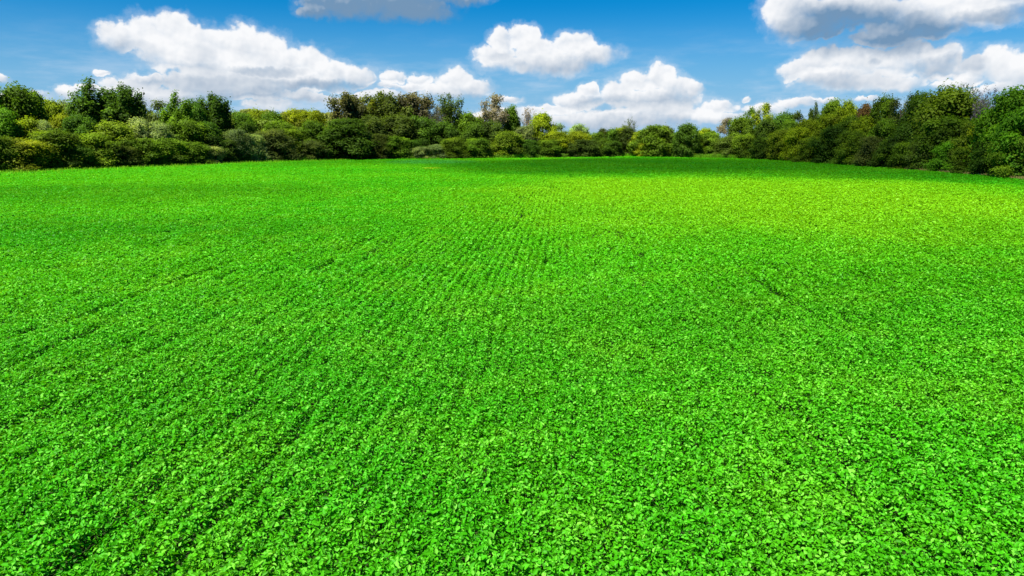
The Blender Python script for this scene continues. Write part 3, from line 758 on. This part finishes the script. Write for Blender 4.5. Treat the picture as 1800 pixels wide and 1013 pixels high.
# ------------------------------------------------------------------ the cloud overhead whose shadow lies on the far field
def cloud_material():
    m, g, out = mat('cloud_vapour')
    geo = g.n.new('ShaderNodeNewGeometry')
    n = g.noise(geo.outputs['Position'], 0.03, 5, 0.6)
    al = g.m('MULTIPLY', g.m('ADD', attr(g, 'tone'), g.lin(n, .2, .8, -.12, .12)), 0.46, clamp=True)
    d = g.n.new('ShaderNodeBsdfDiffuse'); d.inputs[0].default_value = (.85, .86, .88, 1)
    tr = g.n.new('ShaderNodeBsdfTransparent'); mx = g.n.new('ShaderNodeMixShader')
    g.put(mx.inputs[0], al); g.l.new(tr.outputs[0], mx.inputs[1]); g.l.new(d.outputs[0], mx.inputs[2]); g.l.new(mx.outputs[0], out.inputs[0])
    return m
def build_cloud():
    ALT = 700.0; T0 = ALT / math.sin(SUN_EL)
    xs = np.linspace(-190, 190, 110); ys = np.linspace(-10, 320, 110); X, Y = np.meshgrid(xs, ys)
    wx = X + 26 * (fbm(X / 30, Y / 30, 91, 3) - .5); wy = Y + 22 * (fbm(X / 26, Y / 26, 92, 3) - .5)
    D = np.zeros_like(X)
    for cx, cy, rx, ry, k in SHADE:
        q = 1 - ((wx - cx) / rx) ** 2 - ((wy - cy) / ry) ** 2
        D = np.maximum(D, k * np.clip(q * 1.5, 0, 1))
    D = D * D * (3 - 2 * D)
    th = 30 * D + 8 * D * fbm(X / 12, Y / 12, 93, 3)
    off = sun_dir * T0; n = 110
    top = np.stack([X + off[0], Y + off[1], ALT + th], -1).reshape(-1, 3); bot = np.stack([X + off[0], Y + off[1], ALT - .25 * th - 0.5], -1).reshape(-1, 3)
    i = (np.arange(n - 1)[:, None] * n + np.arange(n - 1)[None]).ravel()
    q = np.stack([i, i + 1, i + n + 1, i + n], 1); Df = D.ravel()[q].mean(1); keep = Df > .004; q = q[keep]; Df = Df[keep]
    v = np.concatenate([top, bot]); f = np.concatenate([q, q[:, ::-1] + n * n])
    me = np_mesh('cloud', v, f, None, cloud_material(), smooth=True)
    at = me.attributes.new('tone', 'FLOAT', 'POINT'); at.data.foreach_set('value', np.ascontiguousarray(np.concatenate([D.ravel(), D.ravel()]), np.float32))
    tag(link('cloud', me), kind='structure')
# ground ellipses under the cloud: centre x, y, radii, strength
SHADE = [(36,162,66,64,1.0),(66,122,32,30,.72),(86,100,26,20,.5),(-30,185,50,44,.45),(-48,76,34,18,.4),(-30,46,24,9,.34),(-4,17,9,4.5,.30),(11,26,12,5.5,.28),(34,40,18,7,.26)]
build_cloud()
S.view_settings.view_transform = 'Standard'; S.view_settings.look = 'None'; S.view_settings.gamma = 1.0
S.view_settings.exposure = 1.35
S.cycles.max_bounces = 6; S.cycles.diffuse_bounces = 4; S.cycles.transmission_bounces = 3; S.cycles.transparent_max_bounces = 6; S.cycles.glossy_bounces = 2
S.cycles.caustics_reflective = False; S.cycles.caustics_refractive = False
